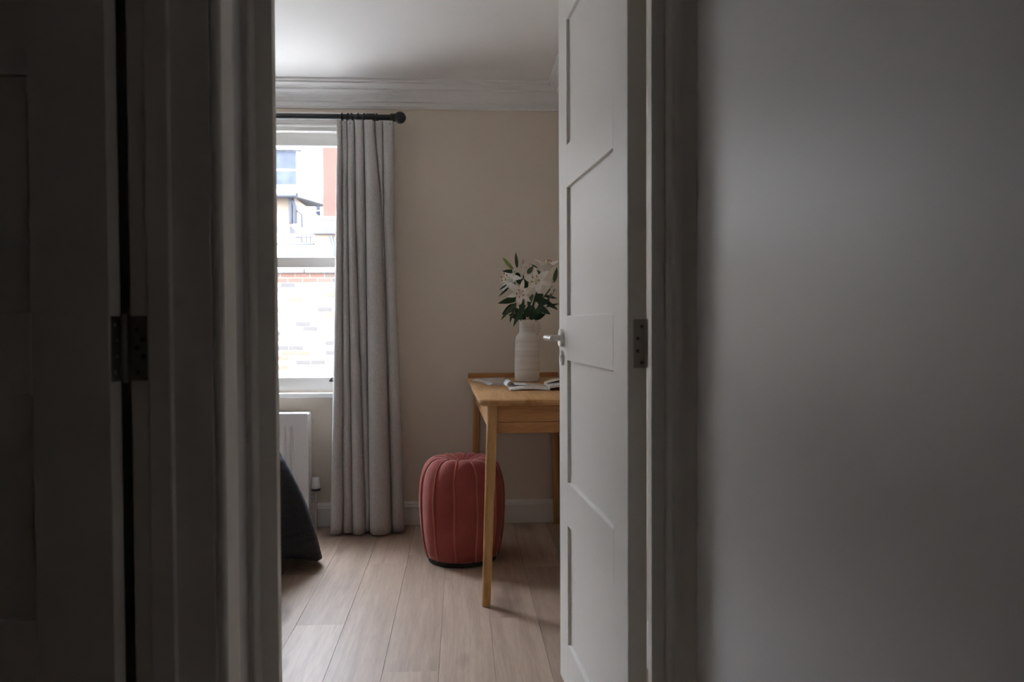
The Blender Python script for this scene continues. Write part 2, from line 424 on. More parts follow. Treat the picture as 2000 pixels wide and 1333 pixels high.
# frame of the side-room doorway
f2 = thing('trim_5', 'dim white door frame on the hall side wall by the dark door', loc=(HL, JY, 0), kind='structure')
obj('jamb', B(-.519, HL, JY-.002, JY+.03, 0, ZT+.02), 'trim_white', f2, bevel=.0015)
obj('door_stop', B(-.4885, -.4530, JY-.016, JY, 0, ZT+.02), 'trim_white', f2, bevel=.0025)
AR2 = [(0, 0), (0, .007), (.002, .011), (.006, .0145), (.011, .0155), (.014, .0145), (.017, .015), (.030, .0165), (.050, .018), (.062, .018), (.068, .015), (.070, .012), (.070, 0)]
obj('architrave', prism(bmesh.new(), AR2, lambda q, p, z: (HL+p, JY+.006+q, z), 0, ZT+.10), 'trim_white', f2, smooth=30)
obj('architrave', prism(bmesh.new(), AR2, lambda q, p, z: (HL+p, .494-q, z), 0, ZT+.10), 'trim_white', f2, smooth=30)
obj('architrave_head', prism(bmesh.new(), AR2, lambda q, p, y: (HL+p, y, ZT+.028+q), .43, JY+.07), 'trim_white', f2, smooth=30)
obj('jamb', B(-.519, HL, .47, .502, 0, ZT+.02), 'trim_white', f2, bevel=.0015)
obj('door_head', B(-.519, HL, .50, JY, ZT+.0, ZT+.022), 'trim_white', f2)

# ------------------------------------------------------------------ doors
PZS = [(.14, .478), (.60, .943), (1.068, 1.424), (1.542, 1.886)]
def door_leaf(root, W, T, mat, swap=False):
    """hinge edge at x = 0, face of interest at y = T"""
    ST, z0, z1 = .115, .008, 1.981
    obj('stile', B(0, ST, 0, T, z0, z1), mat, root, local=True, bevel=.0016)
    obj('stile', B(W-ST, W, 0, T, z0, z1), mat, root, local=True, bevel=.0016)
    ed = [z0] + [z for p in PZS for z in p] + [z1]
    for a, b in zip(ed[0::2], ed[1::2]):
        obj('rail', B(ST+.0004, W-ST-.0004, 0, T, a, b), mat, root, local=True, bevel=.0016)
    for a, b in PZS:
        obj('panel', B(ST-.006, W-ST+.006, .009, T-.009, a-.006, b+.006), mat, root, local=True)
def hinge_screws(bm, pts, nrm, r=.0038):
    for p in pts:
        p = Vector(p); q = Vector(nrm).to_track_quat('Z', 'Y')
        g = bmesh.ops.create_cone(bm, cap_ends=True, segments=12, radius1=r, radius2=r*.7, depth=.0012)
        for v in g['verts']: v.co = q @ v.co + p
    return bm
DT = .040
d1 = thing('door_1', 'white four-panel bedroom door standing open with chrome lever handle', loc=(.376, 1.602, 0), rotz=math.radians(90+3.7), kind='structure')
door_leaf(d1, .738, DT, 'door_paint')
hz0 = .999 ; hz1 = 1.098
hz0 = HC-(723-630)*1.602/F_PX+.002; hz1 = hz0+.0985
lf = obj('hinge_leaf', B(-.0012, .0006, .003, .0275, hz0, hz1), 'hinge_painted', d1, local=True, bevel=.0005)
lf['label'] = 'dull painted steel hinge leaf'
for i, (yy, zz) in enumerate(((.0105, .015), (.019, .039), (.019, .064), (.0105, .088))):
    obj('screw', hinge_screws(bmesh.new(), [(-.0013, yy, hz1-zz)], (-1, 0, 0)), 'plastic_dark', lf, local=True)
kn = obj('hinge_knuckle', tube(bmesh.new(), [(-.004, -.004, hz0), (-.004, -.004, hz1)], .006, 12), 'hinge_painted', d1, local=True)
# lever handle and key escutcheon on both faces
hx, hz = .738-.052, 1.005
for side in (1, -1):
    y0 = DT if side > 0 else 0
    def cyl(bm, x, z, ya, yb, r, sx=1, sz=1, n=24):
        g = bmesh.ops.create_cone(bm, cap_ends=True, segments=n, radius1=r, radius2=r, depth=1)
        for v in g['verts']:
            v.co = Vector((x+v.co.x*sx, ya+(v.co.z+.5)*(yb-ya), z+v.co.y*sz))
        return bm
    rs = obj('handle_rose', cyl(bmesh.new(), hx, hz, y0, y0+side*.009, .0255), 'chrome', d1, local=True, bevel=.002, smooth=True)
    hb = cyl(bmesh.new(), hx, hz, y0+side*.008, y0+side*.048, .0085)
    h1 = obj('lever_handle', hb, 'chrome', d1, local=True, smooth=True)
    pts = [(hx+.006, y0+side*.0475, hz), (hx-.02, y0+side*.0485, hz), (hx-.06, y0+side*.049, hz), (hx-.105, y0+side*.049, hz)]
    lb = tube(bmesh.new(), pts, [.0085, .0085, .0085, .0075], 14)
    obj('lever_grip', lb, 'chrome', h1, local=True, smooth=True)
    es = obj('key_escutcheon', cyl(bmesh.new(), hx, hz-.058, y0, y0+side*.006, .0215), 'chrome', d1, local=True, bevel=.0015, smooth=True)
    kb = cyl(bmesh.new(), hx, hz-.054, y0+side*.0055, y0+side*.0064, .0045, n=12); box(kb, hx-.002, hx+.002, y0+side*.0055, y0+side*.0064, hz-.068, hz-.054)
    obj('keyhole', kb, 'plastic_dark', es, local=True)

# dark side-room door: hinge edge faces the hall, face towards the camera
d2 = thing('door_2', 'dark shadowed four-panel door opened back into the unlit side room', loc=(-.531, 1.2905, 0), rotz=PI, kind='structure')
door_leaf(d2, .738, DT, 'door_paint')
g0 = HC-(739-630)*1.275/F_PX; g1 = g0+.1015
lf = obj('hinge_leaf', B(-.0012, .0008, .004, DT-.003, g0, g1), 'hinge_steel', d2, local=True, bevel=.0004)
lf['label'] = 'bare steel hinge leaf on the door edge'
for yy, zz in ((.024, .014), (.016, .038), (.016, .063), (.024, .087)):
    obj('screw', hinge_screws(bmesh.new(), [(-.0013, yy, g1-zz)], (-1, 0, 0)), 'chrome', lf, local=True)
# hinge knuckle and frame leaf stay with the frame
kb = bmesh.new()
for i in range(5):
    a = g0+i*(g1-g0)/5; tube(kb, [(-.5245, 1.287, a+.0006), (-.5245, 1.287, a+(g1-g0)/5-.0006)], .0058, 14)
tube(kb, [(-.5245, 1.287, g0-.003), (-.5245, 1.287, g1+.003)], .0042, 12)
obj('hinge_knuckle', kb, 'hinge_steel', f2, smooth=True)
lf = obj('hinge_leaf', B(-.523, -.4895, JY-.0040, JY-.0018, g0, g1), 'hinge_steel', f2, bevel=.0004)
lf['label'] = 'bare steel hinge leaf on the frame'
for xx, zz in ((-.508, .021), (-.500, .037), (-.509, .050), (-.499, .064), (-.507, .088)):
    obj('screw', hinge_screws(bmesh.new(), [(xx, JY-.0042, g1-zz)], (0, -1, 0), .0042), 'plastic_dark', lf)

# ------------------------------------------------------------------ sash window
wi = thing('window_1', 'white sliding sash window with bright view of a brick wall', loc=((WX0+WX1)/2, YF, WZ0), kind='structure')
yb0, yb1 = YF+.02, YF+.15
# box frame
bm = bmesh.new()
obj('frame_jamb', B(WX0, WX0+.035, YF+.0, yb1, WZ0, WZ1), 'window_white', wi, bevel=.002)
obj('frame_jamb', B(WX1-.035, WX1, YF+.0, yb1, WZ0, WZ1), 'window_white', wi, bevel=.002)
obj('frame_head', B(WX0, WX1, YF+.0, YF+.13, WZ1-.026, WZ1), 'window_white', wi, bevel=.002)
# architrave around the opening
WA = [(0, 0), (0, .012), (.006, .016), (.012, .016), (.016, .011), (.034, .011), (.040, .018), (.052, .024), (.062, .024), (.066, .018), (.070, .018), (.070, 0)]
obj('architrave', prism(bmesh.new(), WA, lambda q, p, x: (x, YF-p, WZ1-.006+q), WX0-.065, WX1+.065), 'window_white', wi, smooth=30)
obj('architrave', prism(bmesh.new(), WA, lambda q, p, z: (WX0+.006-q, YF-p, z), WZ0, WZ1), 'window_white', wi, smooth=30)
obj('architrave', prism(bmesh.new(), WA, lambda q, p, z: (WX1-.006+q, YF-p, z), WZ0, WZ1), 'window_white', wi, smooth=30)
zs1 = PY(600, 768, YF-.03).z        # sill top
obj('window_sill', B(WX0-.09, WX1+.09, YF-.045, YF+.11, zs1-.026, zs1), 'window_white', wi, bevel=.006, seg=3)
def sash(name, z0, z1, y0, rb, rt, label):
    x0, x1, st, th = WX0+.032, WX1-.032, .042, .042
    s_ = obj(name, B(x0, x1, y0, y0+th, z0, z0+rb), 'window_white', wi, bevel=.003)
    s_['label'] = label
    obj('sash_top_rail', B(x0, x1, y0, y0+th, z1-rt, z1), 'window_white', s_, bevel=.003)
    obj('sash_stile', B(x0, x0+st, y0, y0+th, z0+rb, z1-rt), 'window_white', s_, bevel=.003)
    obj('sash_stile', B(x1-st, x1, y0, y0+th, z0+rb, z1-rt), 'window_white', s_, bevel=.003)
    g = obj('glass_pane', B(x0+st-.008, x1-st+.008, y0+.018, y0+.022, z0+rb-.008, z1-rt+.008), 'glass', s_)
    return s_
yl, yu = YF+.012, YF+.058           # lower (inner) and upper (outer) sash planes
zm0, zm1 = PY(600, 523, yl).z, PY(600, 503, yl).z
lower = sash('lower_sash', zs1-.002, zm1, yl, PY(600, 738, yl).z-zs1+.002, zm1-zm0, 'lower sash of the window')
upper = sash('upper_sash', zm0+.004, WZ1-.024, yu, .042, WZ1-.024-PY(600, 285, yu).z, 'upper sash of the window')
lp = PY(648, 742, yl)
lb = bmesh.new(); box(lb, lp.x-.012, lp.x+.03, yl-.010, yl+.002, lp.z-.010, lp.z-.004)
tube(lb, [(lp.x-.008, yl-.008, lp.z-.006), (lp.x+.004, yl-.020, lp.z+.008), (lp.x+.016, yl-.022, lp.z+.014), (lp.x+.028, yl-.012, lp.z+.004)], .005, 8)
obj('sash_lift', lb, 'stone_grey', lower)

# ------------------------------------------------------------------ curtain, rod and rings
YR = 4.075
zr = PY(700, 229, YR).z
rd = thing('curtain_rod', 'black metal curtain rod with ball finial above the window', 'curtain rod', (-1.1, YR, zr))
xe = PY(768, 229, YR).x
obj('rod', tube(bmesh.new(), [(-1.98, YR, zr), (xe+.004, YR, zr)], .0145, 20), 'black_metal', rd, smooth=True)
for xx, s in ((xe, 1), (-1.98, -1)):
    fb = sphere(bmesh.new(), (xx+s*.034, YR, zr), .030, n=20)
    fi = obj('finial', fb, 'black_metal', rd, smooth=True)
    obj('finial_collar', tube(bmesh.new(), [(xx-s*.004, YR, zr), (xx+s*.012, YR, zr)], .020, 20), 'black_metal', fi, smooth=True)
for xx in (PY(724, 229, YR).x, -1.92):
    bb = tube(bmesh.new(), [(xx, YF, zr-.004), (xx, YR, zr-.004)], .009, 12)
    tube(bb, [(xx, YF, zr-.004), (xx, YF-.008, zr-.004)], .028, 20)
    tube(bb, [(xx-.022, YR, zr), (xx+.022, YR, zr)], .0185, 20)
    obj('bracket', bb, 'black_metal', rd, smooth=True)
ct = thing('curtain', 'grey linen pinch-pleat curtain hanging to the floor beside the window', 'curtain', (-.47, 4.02, 0))
zt, zb = PY(700, 239, 4.05).z, .012
# fold boundaries (valleys) as seen at the top, below the pleats and at the hem, and how far each fold stands forward
V_top = [662, 671, 682, 697, 714, 735, 751, 772]
V_mid = [659, 672, 683, 697, 717, 749, 752, 771]
V_bot = [646, 669.5, 688, 713, 723, 762.5, 764, 787]
D_top = [.075, .06, .065, .075, .09, .065, .065]
D_bot = [.10, .09, .105, .07, .14, .03, .09]
NS = 18; NZ = 44
bm = bmesh.new(); grid = []
def xw(px, z, Y): return PY(px, 640, Y).x
for iz in range(NZ+1):
    t = iz/NZ; z = zt+(zb-zt)*t
    row = []
    for f in range(7):
        for j in range(NS + (1 if f == 6 else 0)):
            s = j/NS
            # blend of the three outlines down the drop
            def vx(k):
                if t < .25: q = t/.25; q = q*q*(3-2*q); return V_top[k]*(1-q)+V_mid[k]*q
                q = (t-.25)/.75; return V_mid[k]*(1-q)+V_bot[k]*q
            a, b = vx(f), vx(f+1)
            d = D_top[f]*(1-t)+D_bot[f]*t
            pinch = math.exp(-((t-.055)/.05)**2)
            # round crest, tight valley; the crest leans over the valley a little
            prof = abs(math.sin(PI*s))**.75
            px = a+(b-a)*s - (b-a)*(.13+.06*t)*math.sin(2*PI*s)
            if f == 0 and s < .5: prof = .35+.65*prof
            if f == 6 and s > .5: prof = .25+.75*prof
            d *= 1-.35*pinch
            Y = 4.075 - d*prof - .02*t + .004*math.sin(5*t+f*1.7)
            # box pleat crease at the head
            if t < .09: Y += .010*(1-t/.09)*(math.cos(4*PI*s)-1)*.5
            row.append(bm.verts.new((xw(px, z, 4.04), Y, z + (.004*math.sin(f*2.1) if iz == NZ else 0))))
    grid.append(row)
for a, b in zip(grid, grid[1:]):
    for i in range(len(a)-1): bm.faces.new((a[i], a[i+1], b[i+1], b[i]))
head = [v.co.copy() for v in grid[0]]
cloth = obj('cloth', bm, 'linen', ct, smooth=180)
md = cloth.modifiers.new('thickness', 'SOLIDIFY'); md.thickness = .0025; md.offset = 0
hb = bmesh.new()   # hem fold line near the bottom: a second thickness of cloth
rows = [i for i in range(NZ+1) if i >= NZ-2]
# rings and hooks
ORD = ['seventh', 'sixth', 'fifth', 'fourth', 'third', 'second', 'nearest']
ring_px = [668, 679, 688, 699, 711, 737, 763]
for i, px in enumerate(ring_px):
    xx = PY(px, 229, YR).x
    n = 22; pts = [(xx+.003*math.sin(i*2.3)*math.sin(a), YR+.0205*math.cos(a), zr-.0035+.0205*math.sin(a)) for a in [2*PI*k/n for k in range(n)]]
    r_ = thing('curtain_ring', 'black metal curtain ring, %s from the ball finial' % ORD[i], 'curtain ring', (xx, YR, zr-.026), group='rings along the curtain rod')
    obj('ring', tube(bmesh.new(), pts, .0042, 8, closed=True), 'black_metal', r_, smooth=True)
    hp_ = min(head, key=lambda v: abs(v.x-xx)*5+abs(v.y-YR))       # where the hook meets the heading tape
    hk = [(xx, YR, zr-.024), (xx*.6+hp_.x*.4, YR*.6+hp_.y*.4, zr-.032), (hp_.x, hp_.y+.0015, zt-.002), (hp_.x, hp_.y+.0015, zt-.018)]
    obj('hook', tube(bmesh.new(), hk, .0016, 6), 'black_metal', r_, smooth=True)

# ------------------------------------------------------------------ radiator
rx1 = PY(604, 840, 4.07).x; rz1 = PY(580, 807, 4.07).z; rx0 = WX0-.02
ra = thing('radiator', 'white panel radiator mounted under the window', 'radiator', ((rx0+rx1)/2, 4.10, .0))
y0, y1 = 4.045, 4.135
out = []
x = rx0+.02; pitch = .0333
pts = [(rx0+.012, 0)]
while x+pitch < rx1-.03:
    pts += [(x, 0), (x+.006, .010), (x+.014, .010), (x+.020, 0)]; x += pitch
pts += [(rx1-.012, 0)]
bm = bmesh.new(); zf0, zf1 = .15, rz1-.055
levels = [(.10, 0), (zf0, 0), (zf0+.015, 1), (zf1-.015, 1), (zf1, 0), (rz1-.006, 0)]
g = [[bm.verts.new((px, y0+d*k, z)) for px, d in pts] for z, k in levels]
for a, b in zip(g, g[1:]):
    for i in range(len(a)-1): bm.faces.new((a[i], a[i+1], b[i+1], b[i]))
pn = obj('front_panel', bm, 'radiator_white', ra)
md = pn.modifiers.new('thickness', 'SOLIDIFY'); md.thickness = .002; md.offset = -1 if False else 0
obj('back_panel', B(rx0+.012, rx1-.012, y1-.012, y1-.008, .10, rz1-.006), 'radiator_white', ra)
obj('top_grille', B(rx0+.004, rx1-.004, y0-.003, y1-.005, rz1-.012, rz1), 'radiator_white', ra, bevel=.003)
for xx in (rx0, rx1-.012):
    obj('side_panel', B(xx, xx+.012, y0-.003, y1-.005, .10, rz1-.004), 'radiator_white', ra, bevel=.003)
tp = PY(617, 950, 4.09)
tx = tp.x
def zpx(v): return PY(617, v, 4.09).z
obj('valve_pipe', tube(bmesh.new(), [(tx, 4.09, 0), (tx, 4.09, zpx(962))], .0075, 12), 'brass_pipe', ra, smooth=True)
obj('valve_tail', tube(bmesh.new(), [(rx1-.01, 4.09, zpx(971)), (tx-.006, 4.09, zpx(971))], .0085, 12), 'brass_pipe', ra, smooth=True)
vb = lathe(bmesh.new(), [(.019, 0), (.0225, .006), (.0225, .022), (.020, .026), (.020, .030), (.0185, .032), (.0175, .058), (.015, .062), (0, .062)], (tx, 4.09, zpx(956)), 24)
va = obj('valve_head', vb, 'valve_white', ra, smooth=True)
obj('valve_ring', lathe(bmesh.new(), [(.017, -.008), (.0225, -.006), (.0225, .004), (.018, .006)], (tx, 4.09, zpx(956)), 24), 'plastic_dark', va, smooth=True)

# ------------------------------------------------------------------ bed with its quilt
BX0, BX1, BY0, BY1, BZ = -2.88, -.81, 2.0, 3.48, .545
bd = thing('bed', 'low bed with mattress beneath the dark quilt', 'bed', ((BX0+BX1)/2, (BY0+BY1)/2, 0))
obj('bed_base', B(BX0, BX1-.03, BY0+.03, BY1-.03, .10, .27), 'quilt', bd, bevel=.01)
obj('bed_mattress', B(BX0, BX1-.01, BY0+.01, BY1-.01, .27, BZ+.001), 'mattress', bd, bevel=.04, seg=4)
for xx in (BX0+.06, BX1-.12):
    for yy in (BY0+.08, BY1-.08):
        obj('leg', lathe(bmesh.new(), [(.018, 0), (.025, .10)], (xx, yy, 0), 14), 'desk_oak_leg', bd, smooth=True)
obj('headboard', B(XL+.02, BX0, BY0-.02, BY1+.02, .10, 1.05), 'wall_plain', bd, bevel=.02, seg=3)
cs = []   # perimeter: position, outward normal, closeness to a foot corner
R = .05
def addline(a, b, n, m):
    for i in range(m):
        t = i/m; cs.append((Vector(a).lerp(Vector(b), t), Vector(n)))
QX0 = BX1-.78
addline((QX0, BY0), (BX1-R, BY0), (0, -1), 30)
for i in range(12):
    a = -PI/2+PI/2*i/12; n = Vector((math.cos(a), math.sin(a))); cs.append((Vector((BX1-R, BY0+R))+n*R, n))
addline((BX1, BY0+R), (BX1, BY1-R), (1, 0), 40)
for i in range(12):
    a = PI/2*i/12; n = Vector((math.cos(a), math.sin(a))); cs.append((Vector((BX1-R, BY1-R))+n*R, n))
addline((BX1-R, BY1), (QX0, BY1), (0, 1), 30)
cs.append((Vector((QX0, BY1)), Vector((0, 1))))
bm = bmesh.new(); NT_ = 16; cols = []
corners = (Vector((BX1-.015, BY0+.015)), Vector((BX1-.015, BY1-.015)))
for i, (p, n) in enumerate(cs):
    dc = min((p-c).length for c in corners)
    cw = math.exp(-(dc/.085)**2)
    col = []
    for j in range(NT_+1):
        t = j/NT_
        fold = .020*math.sin(i*.62+.8)*t + .010*math.sin(i*1.37)*t
        off = .012*math.sin(min(1, t*6)*PI/2) + .05*t + cw*(.150*t**1.05+.030*math.sin(PI*t)) + fold*(1-cw*.8)
        z = BZ - t*(BZ-.055) + (.045 if True else 0)*t*(1-cw)*.7 - cw*t*.028
        q = p+n*off
        col.append(bm.verts.new((q.x, q.y, z)))
    cols.append(col)
for a, b in zip(cols, cols[1:]):
    for j in range(NT_): bm.faces.new((a[j], b[j], b[j+1], a[j+1]))
# the top: strips joining the near side to the far side
nc = len(cs)
half = nc//2
for i in range(half-1):
    a, b, c_, d_ = cols[i][0], cols[i+1][0], cols[nc-2-i][0], cols[nc-1-i][0]
    if len({a, b, c_, d_}) == 4: bm.faces.new((d_, c_, b, a))
ql = obj('quilt', bm, 'quilt', None, smooth=60)
tag(ql, 'dark navy quilt draped over the bed with a flared corner near the floor', 'quilt')
md = ql.modifiers.new('thickness', 'SOLIDIFY'); md.thickness = .010; md.offset = 1
WORLD[ql.name] = ql.location.copy()

# unseen white duvet and pillows, added to bounce window light onto wall and curtain
dv = bmesh.new()
half_o = [(-.050, .14), (-.046, .30), (-.036, .46), (-.005, .545), (.05, .578), (.14, .590)]
half_i = [(-.020, .14), (-.016, .30), (.002, .47), (.006, .515), (.018, .540), (.046, BZ+.0005), (.14, BZ+.0005)]
sec = [(BY0+y, z) for y, z in half_o] + [(BY1-y, z) for y, z in half_o[::-1]]
inn = [(BY0+y, z) for y, z in half_i] + [(BY1-y, z) for y, z in half_i[::-1]]
prism(dv, sec+inn[::-1], lambda p, q, x: (x, p, q), BX0+.42, QX0-.003)
tag(obj('duvet', dv, 'bounce_linen', smooth=40), 'unseen white duvet added over the middle of the bed to bounce window light', 'duvet')
for i, yy in enumerate((BY0+.37, BY1-.37)):
    pb = bmesh.new(); g_ = bmesh.ops.create_grid(pb, x_segments=14, y_segments=14, size=1)
    for v in g_['verts']:
        ex_ = (1-v.co.x**4)*(1-v.co.y**4); v.co = Vector((BX0+.21+v.co.x*.20, yy+v.co.y*.33, BZ-.008+.07+.07*ex_**.5))
    r_ = bmesh.ops.extrude_face_region(pb, geom=pb.faces[:])
    for v in [e for e in r_['geom'] if isinstance(e, bmesh.types.BMVert)]: v.co.z = BZ-.010 + max(0, .07-(v.co.z-(BZ-.008+.07)))
    tag(obj('pillow', pb, 'bounce_linen', smooth=60), ('unseen white pillow added to bounce light, at the bed head away from the window', 'unseen white pillow added to bounce light, at the bed head nearer the window')[i], 'pillow', 'pillows on the bed')

# ------------------------------------------------------------------ desk
dk = thing('desk', 'light oak desk with splayed legs standing against the beige wall', 'desk', (.10, 2.94, 0), rotz=math.radians(1.7))
DL, DW, DH = 1.20, .478, .765          # along y, along x, height (local frame: x right, y back)
def rrect(x0, x1, y0, y1, r, n=6):
    o = []
    for cx, cy_, a0 in ((x1-r, y1-r, 0), (x0+r, y1-r, PI/2), (x0+r, y0+r, PI), (x1-r, y0+r, 1.5*PI)):
        for i in range(n+1):
            a = a0+PI/2*i/n; o.append((cx+r*math.cos(a), cy_+r*math.sin(a)))
    return o
X0 = -.034
tb = bmesh.new()
lev = [(DH, .006), (DH-.004, 0), (DH-.014, 0), (DH-.024, .010)]
rings = [[tb.verts.new((x, y, z)) for x, y in rrect(X0+i_, X0+DW-i_, i_, DL-i_, .022)] for z, i_ in lev]
for a, b in zip(rings, rings[1:]):
    for i in range(len(a)): tb.faces.new((a[i], a[(i+1) % len(a)], b[(i+1) % len(a)], b[i]))
tb.faces.new(rings[0]); tb.faces.new(rings[-1])
obj('desk_top', tb, 'desk_oak', dk, local=True, smooth=35)
za, zm_, zb_ = DH-.024, DH-.088, DH-.130
def leg(xt, yt, xb, yb, name='leg'):
    bm = bmesh.new(); rg = []
    for z, h in ((0, .0135), (.004, .0155), (.35, .0180), (DH-.024, .0200)):
        t = z/(DH-.024); cx, cy_ = xb+(xt-xb)*t, yb+(yt-yb)*t
        rg.append([bm.verts.new((x, y, z)) for x, y in rrect(cx-h, cx+h, cy_-h, cy_+h, h*.55, 4)])
    for a, b in zip(rg, rg[1:]):
        for i in range(len(a)): bm.faces.new((a[i], a[(i+1) % len(a)], b[(i+1) % len(a)], b[i]))
    bm.faces.new(rg[0]); bm.faces.new(rg[-1])
    obj(name, bm, 'desk_oak_leg', dk, local=True, smooth=50)
leg(.018, .045, -.012, .006); leg(.018, DL-.045, -.002, DL-.02)
leg(DW-.062, .045, DW-.040, .006); leg(DW-.062, DL-.045, DW-.050, DL-.02)
obj('end_panel', B(.030, DW-.070, .038, .056, zm_, za), 'desk_oak_cross', dk, local=True, bevel=.0015)
obj('end_rail', B(.030, DW-.070, .034, .056, zb_, zm_-.0008), 'desk_oak_cross', dk, local=True, bevel=.0015)
obj('side_rail', B(.008, .026, .055, DL-.055, zb_+.004, za), 'desk_oak', dk, local=True, bevel=.0015)
obj('side_rail', B(DW-.072, DW-.054, .055, DL-.055, zb_+.004, za), 'desk_oak', dk, local=True, bevel=.0015)
obj('end_panel', B(.030, DW-.070, DL-.056, DL-.038, zb_, za), 'desk_oak_cross', dk, local=True, bevel=.0015)
lb = bmesh.new(); prism(lb, [(DL-.028, DH-.004), (DL-.028, DH+.020), (DL-.024, DH+.024), (DL-.004, DH+.024), (DL, DH+.020), (DL, DH-.004)], lambda p, q, x: (x, p, q), X0+.006, X0+DW-.006)
obj('back_ledge', lb, 'desk_oak_cross', dk, local=True)
ZD = DH

# ------------------------------------------------------------------ pouf
pc = PZ(902, 1100, 0); pc = Vector((PY(902, 1000, 3.55).x, 3.55, 0))
pf = thing('pouf', 'round dusty-red velvet pouf with piped seams half under the desk', 'pouf', pc)
prof = [(.150, .022), (.158, .026), (.166, .050), (.176, .095), (.1835, .16), (.1875, .23), (.188, .29), (.184, .345), (.175, .388), (.160, .420), (.140, .440), (.115, .450), (.090, .450), (.065, .444), (.045, .436), (.025, .430), (.0, .427)]
def prof_at(i):
    return prof[i]
NSEAM = 12; a_off = math.radians(-90-9.5); n = NSEAM*8
bm = bmesh.new(); rings = []
for r, z in prof:
    if r == 0: rings.append([bm.verts.new((pc.x, pc.y, z))]); continue
    rg = []
    for i in range(n):
        a = a_off+2*PI*i/n; s = abs(math.sin(NSEAM*(a-a_off)/2))       # 0 at a seam
        topk = max(0, min(1, (z-.30)/.12)) if r < .19 else 0
        bulge = .0035*(s**.6) + (.006*topk*s if z > .40 else 0)
        zz = z + (.006*s if (z > .42) else 0)*(1 if r > .02 else .3)
        rr = r + bulge-.003
        rg.append(bm.verts.new((pc.x+rr*math.cos(a), pc.y+rr*math.sin(a), zz)))
    rings.append(rg)
for a, b in zip(rings, rings[1:]):
    for i in range(n):
        j = (i+1) % n
        if len(b) == 1: bm.faces.new((a[i], a[j], b[0]))
        else: bm.faces.new((a[i], a[j], b[j], b[i]))
bm.faces.new(rings[0])
obj('cover', bm, 'velvet', pf, smooth=70)
for k in range(NSEAM):
    a = a_off+2*PI*k/NSEAM; pts = []
    fine = []
    for (r1, z1), (r2, z2) in zip(prof[1:-1], prof[2:-1]):
        for q in range(3): fine.append((r1+(r2-r1)*q/3, z1+(z2-z1)*q/3))
    fine.append(prof[-2])
    for i, (r, z) in enumerate(fine):
        aa = a + .010*math.sin(i*.55+k*2)*(1 if z < .4 else .5)/(max(r, .06)/.188)
        pts.append((pc.x+(r+.0015)*math.cos(aa), pc.y+(r+.0015)*math.sin(aa), z+(.0015 if z > .42 else 0)))
    obj('seam_piping', tube(bmesh.new(), pts, .0042, 8), 'velvet_piping', pf, smooth=True)
bb = sphere(bmesh.new(), (pc.x, pc.y, .430), .014, (1, 1, .5), 14)
obj('button', bb, 'velvet', pf, smooth=True)
obj('base', lathe(bmesh.new(), [(.145, 0), (.150, .004), (.150, .024), (.12, .026)], (pc.x, pc.y, 0), 48), 'black_base', pf, smooth=True)

# ------------------------------------------------------------------ vase
VY = 3.84
vc = PY(1029.5, 700, VY); vc.z = ZD
vs = thing('vase', 'white ribbed ceramic bottle vase with small loop handle on desk', 'vase', vc)
vprof = [(.052, 0), (.058, .004), (.0605, .02)]
for i in range(1, 22):
    z = .02+.18*i/22; r = .0605-.004*(i/22)**2 + (.0009 if i % 2 else -.0006); vprof.append((r, z))
vprof += [(.055, .206), (.051, .219), (.043, .230), (.0385, .236), (.037, .244), (.0365, .270), (.037, .293), (.0385, .297), (.036, .299), (.033, .295), (.032, .24), (.0, .23)]
obj('body', lathe(bmesh.new(), vprof, vc, 40), 'ceramic', vs, smooth=True)
hp = [(vc.x+.033, vc.y-.004, ZD+.286), (vc.x+.050, vc.y-.006, ZD+.291), (vc.x+.0585, vc.y-.008, ZD+.282), (vc.x+.0605, vc.y-.008, ZD+.262), (vc.x+.0595, vc.y-.008, ZD+.240), (vc.x+.054, vc.y-.006, ZD+.222), (vc.x+.047, vc.y-.004, ZD+.214)]
obj('loop_handle', tube(bmesh.new(), hp, .0055, 10), 'ceramic', vs, smooth=True)

# ------------------------------------------------------------------ lilies
MOUTH = Vector((vc.x, vc.y, ZD+.285))
def leaf_mesh(curl):
    bm = bmesh.new(); N = 9; rows = []
    for i in range(N+1):
        t = i/N; wd = .5*math.sin(PI*min(1, t**.8*.97+.03))**.9 * (1 if t < .98 else .02) + .012
        z = curl*(t*t)
        rows.append([bm.verts.new((-wd*.16, t, z+.035*wd)), bm.verts.new((0, t, z)), bm.verts.new((wd*.16, t, z+.035*wd))])
    for a, b in zip(rows, rows[1:]):
        for k in range(2): bm.faces.new((a[k], a[k+1], b[k+1], b[k]))
    me = bpy.data.meshes.new('leaf'); bm.to_mesh(me); bm.free()
    for p in me.polygons: p.use_smooth = True
    return me
LEAF = [leaf_mesh(c) for c in (-.10, -.22, .04)]
for me in LEAF: me.materials.append(MATS['leaf_green'])
def petal_mesh(wide, back):
    bm = bmesh.new(); N = 7; rows = []
    for i in range(N+1):
        t = i/N
        # along the trumpet first, then opening out and curling back
        r = .10+.90*t**1.25; z = .62*math.sin(min(1, t*1.25)*PI/2)-back*max(0, t-.55)**2*2.2
        wd = wide*math.sin(PI*(t*.93+.05))**.75
        rows.append([bm.verts.new((r, -wd, z+.10*wd*4*(1-t)*.3)), bm.verts.new((r, -wd*.45, z-.015)), bm.verts.new((r, 0, z-.035)), bm.verts.new((r, wd*.45, z-.015)), bm.verts.new((r, wd, z+.10*wd*4*(1-t)*.3))])
    for a, b in zip(rows, rows[1:]):
        for k in range(4): bm.faces.new((a[k], a[k+1], b[k+1], b[k]))
    me = bpy.data.meshes.new('petal'); bm.to_mesh(me); bm.free()
    for p in me.polygons: p.use_smooth = True
    return me
PET = {'open': (petal_mesh(.24, 1.0), petal_mesh(.17, 1.2)), 'half': (petal_mesh(.27, -.3), petal_mesh(.2, -.2))}
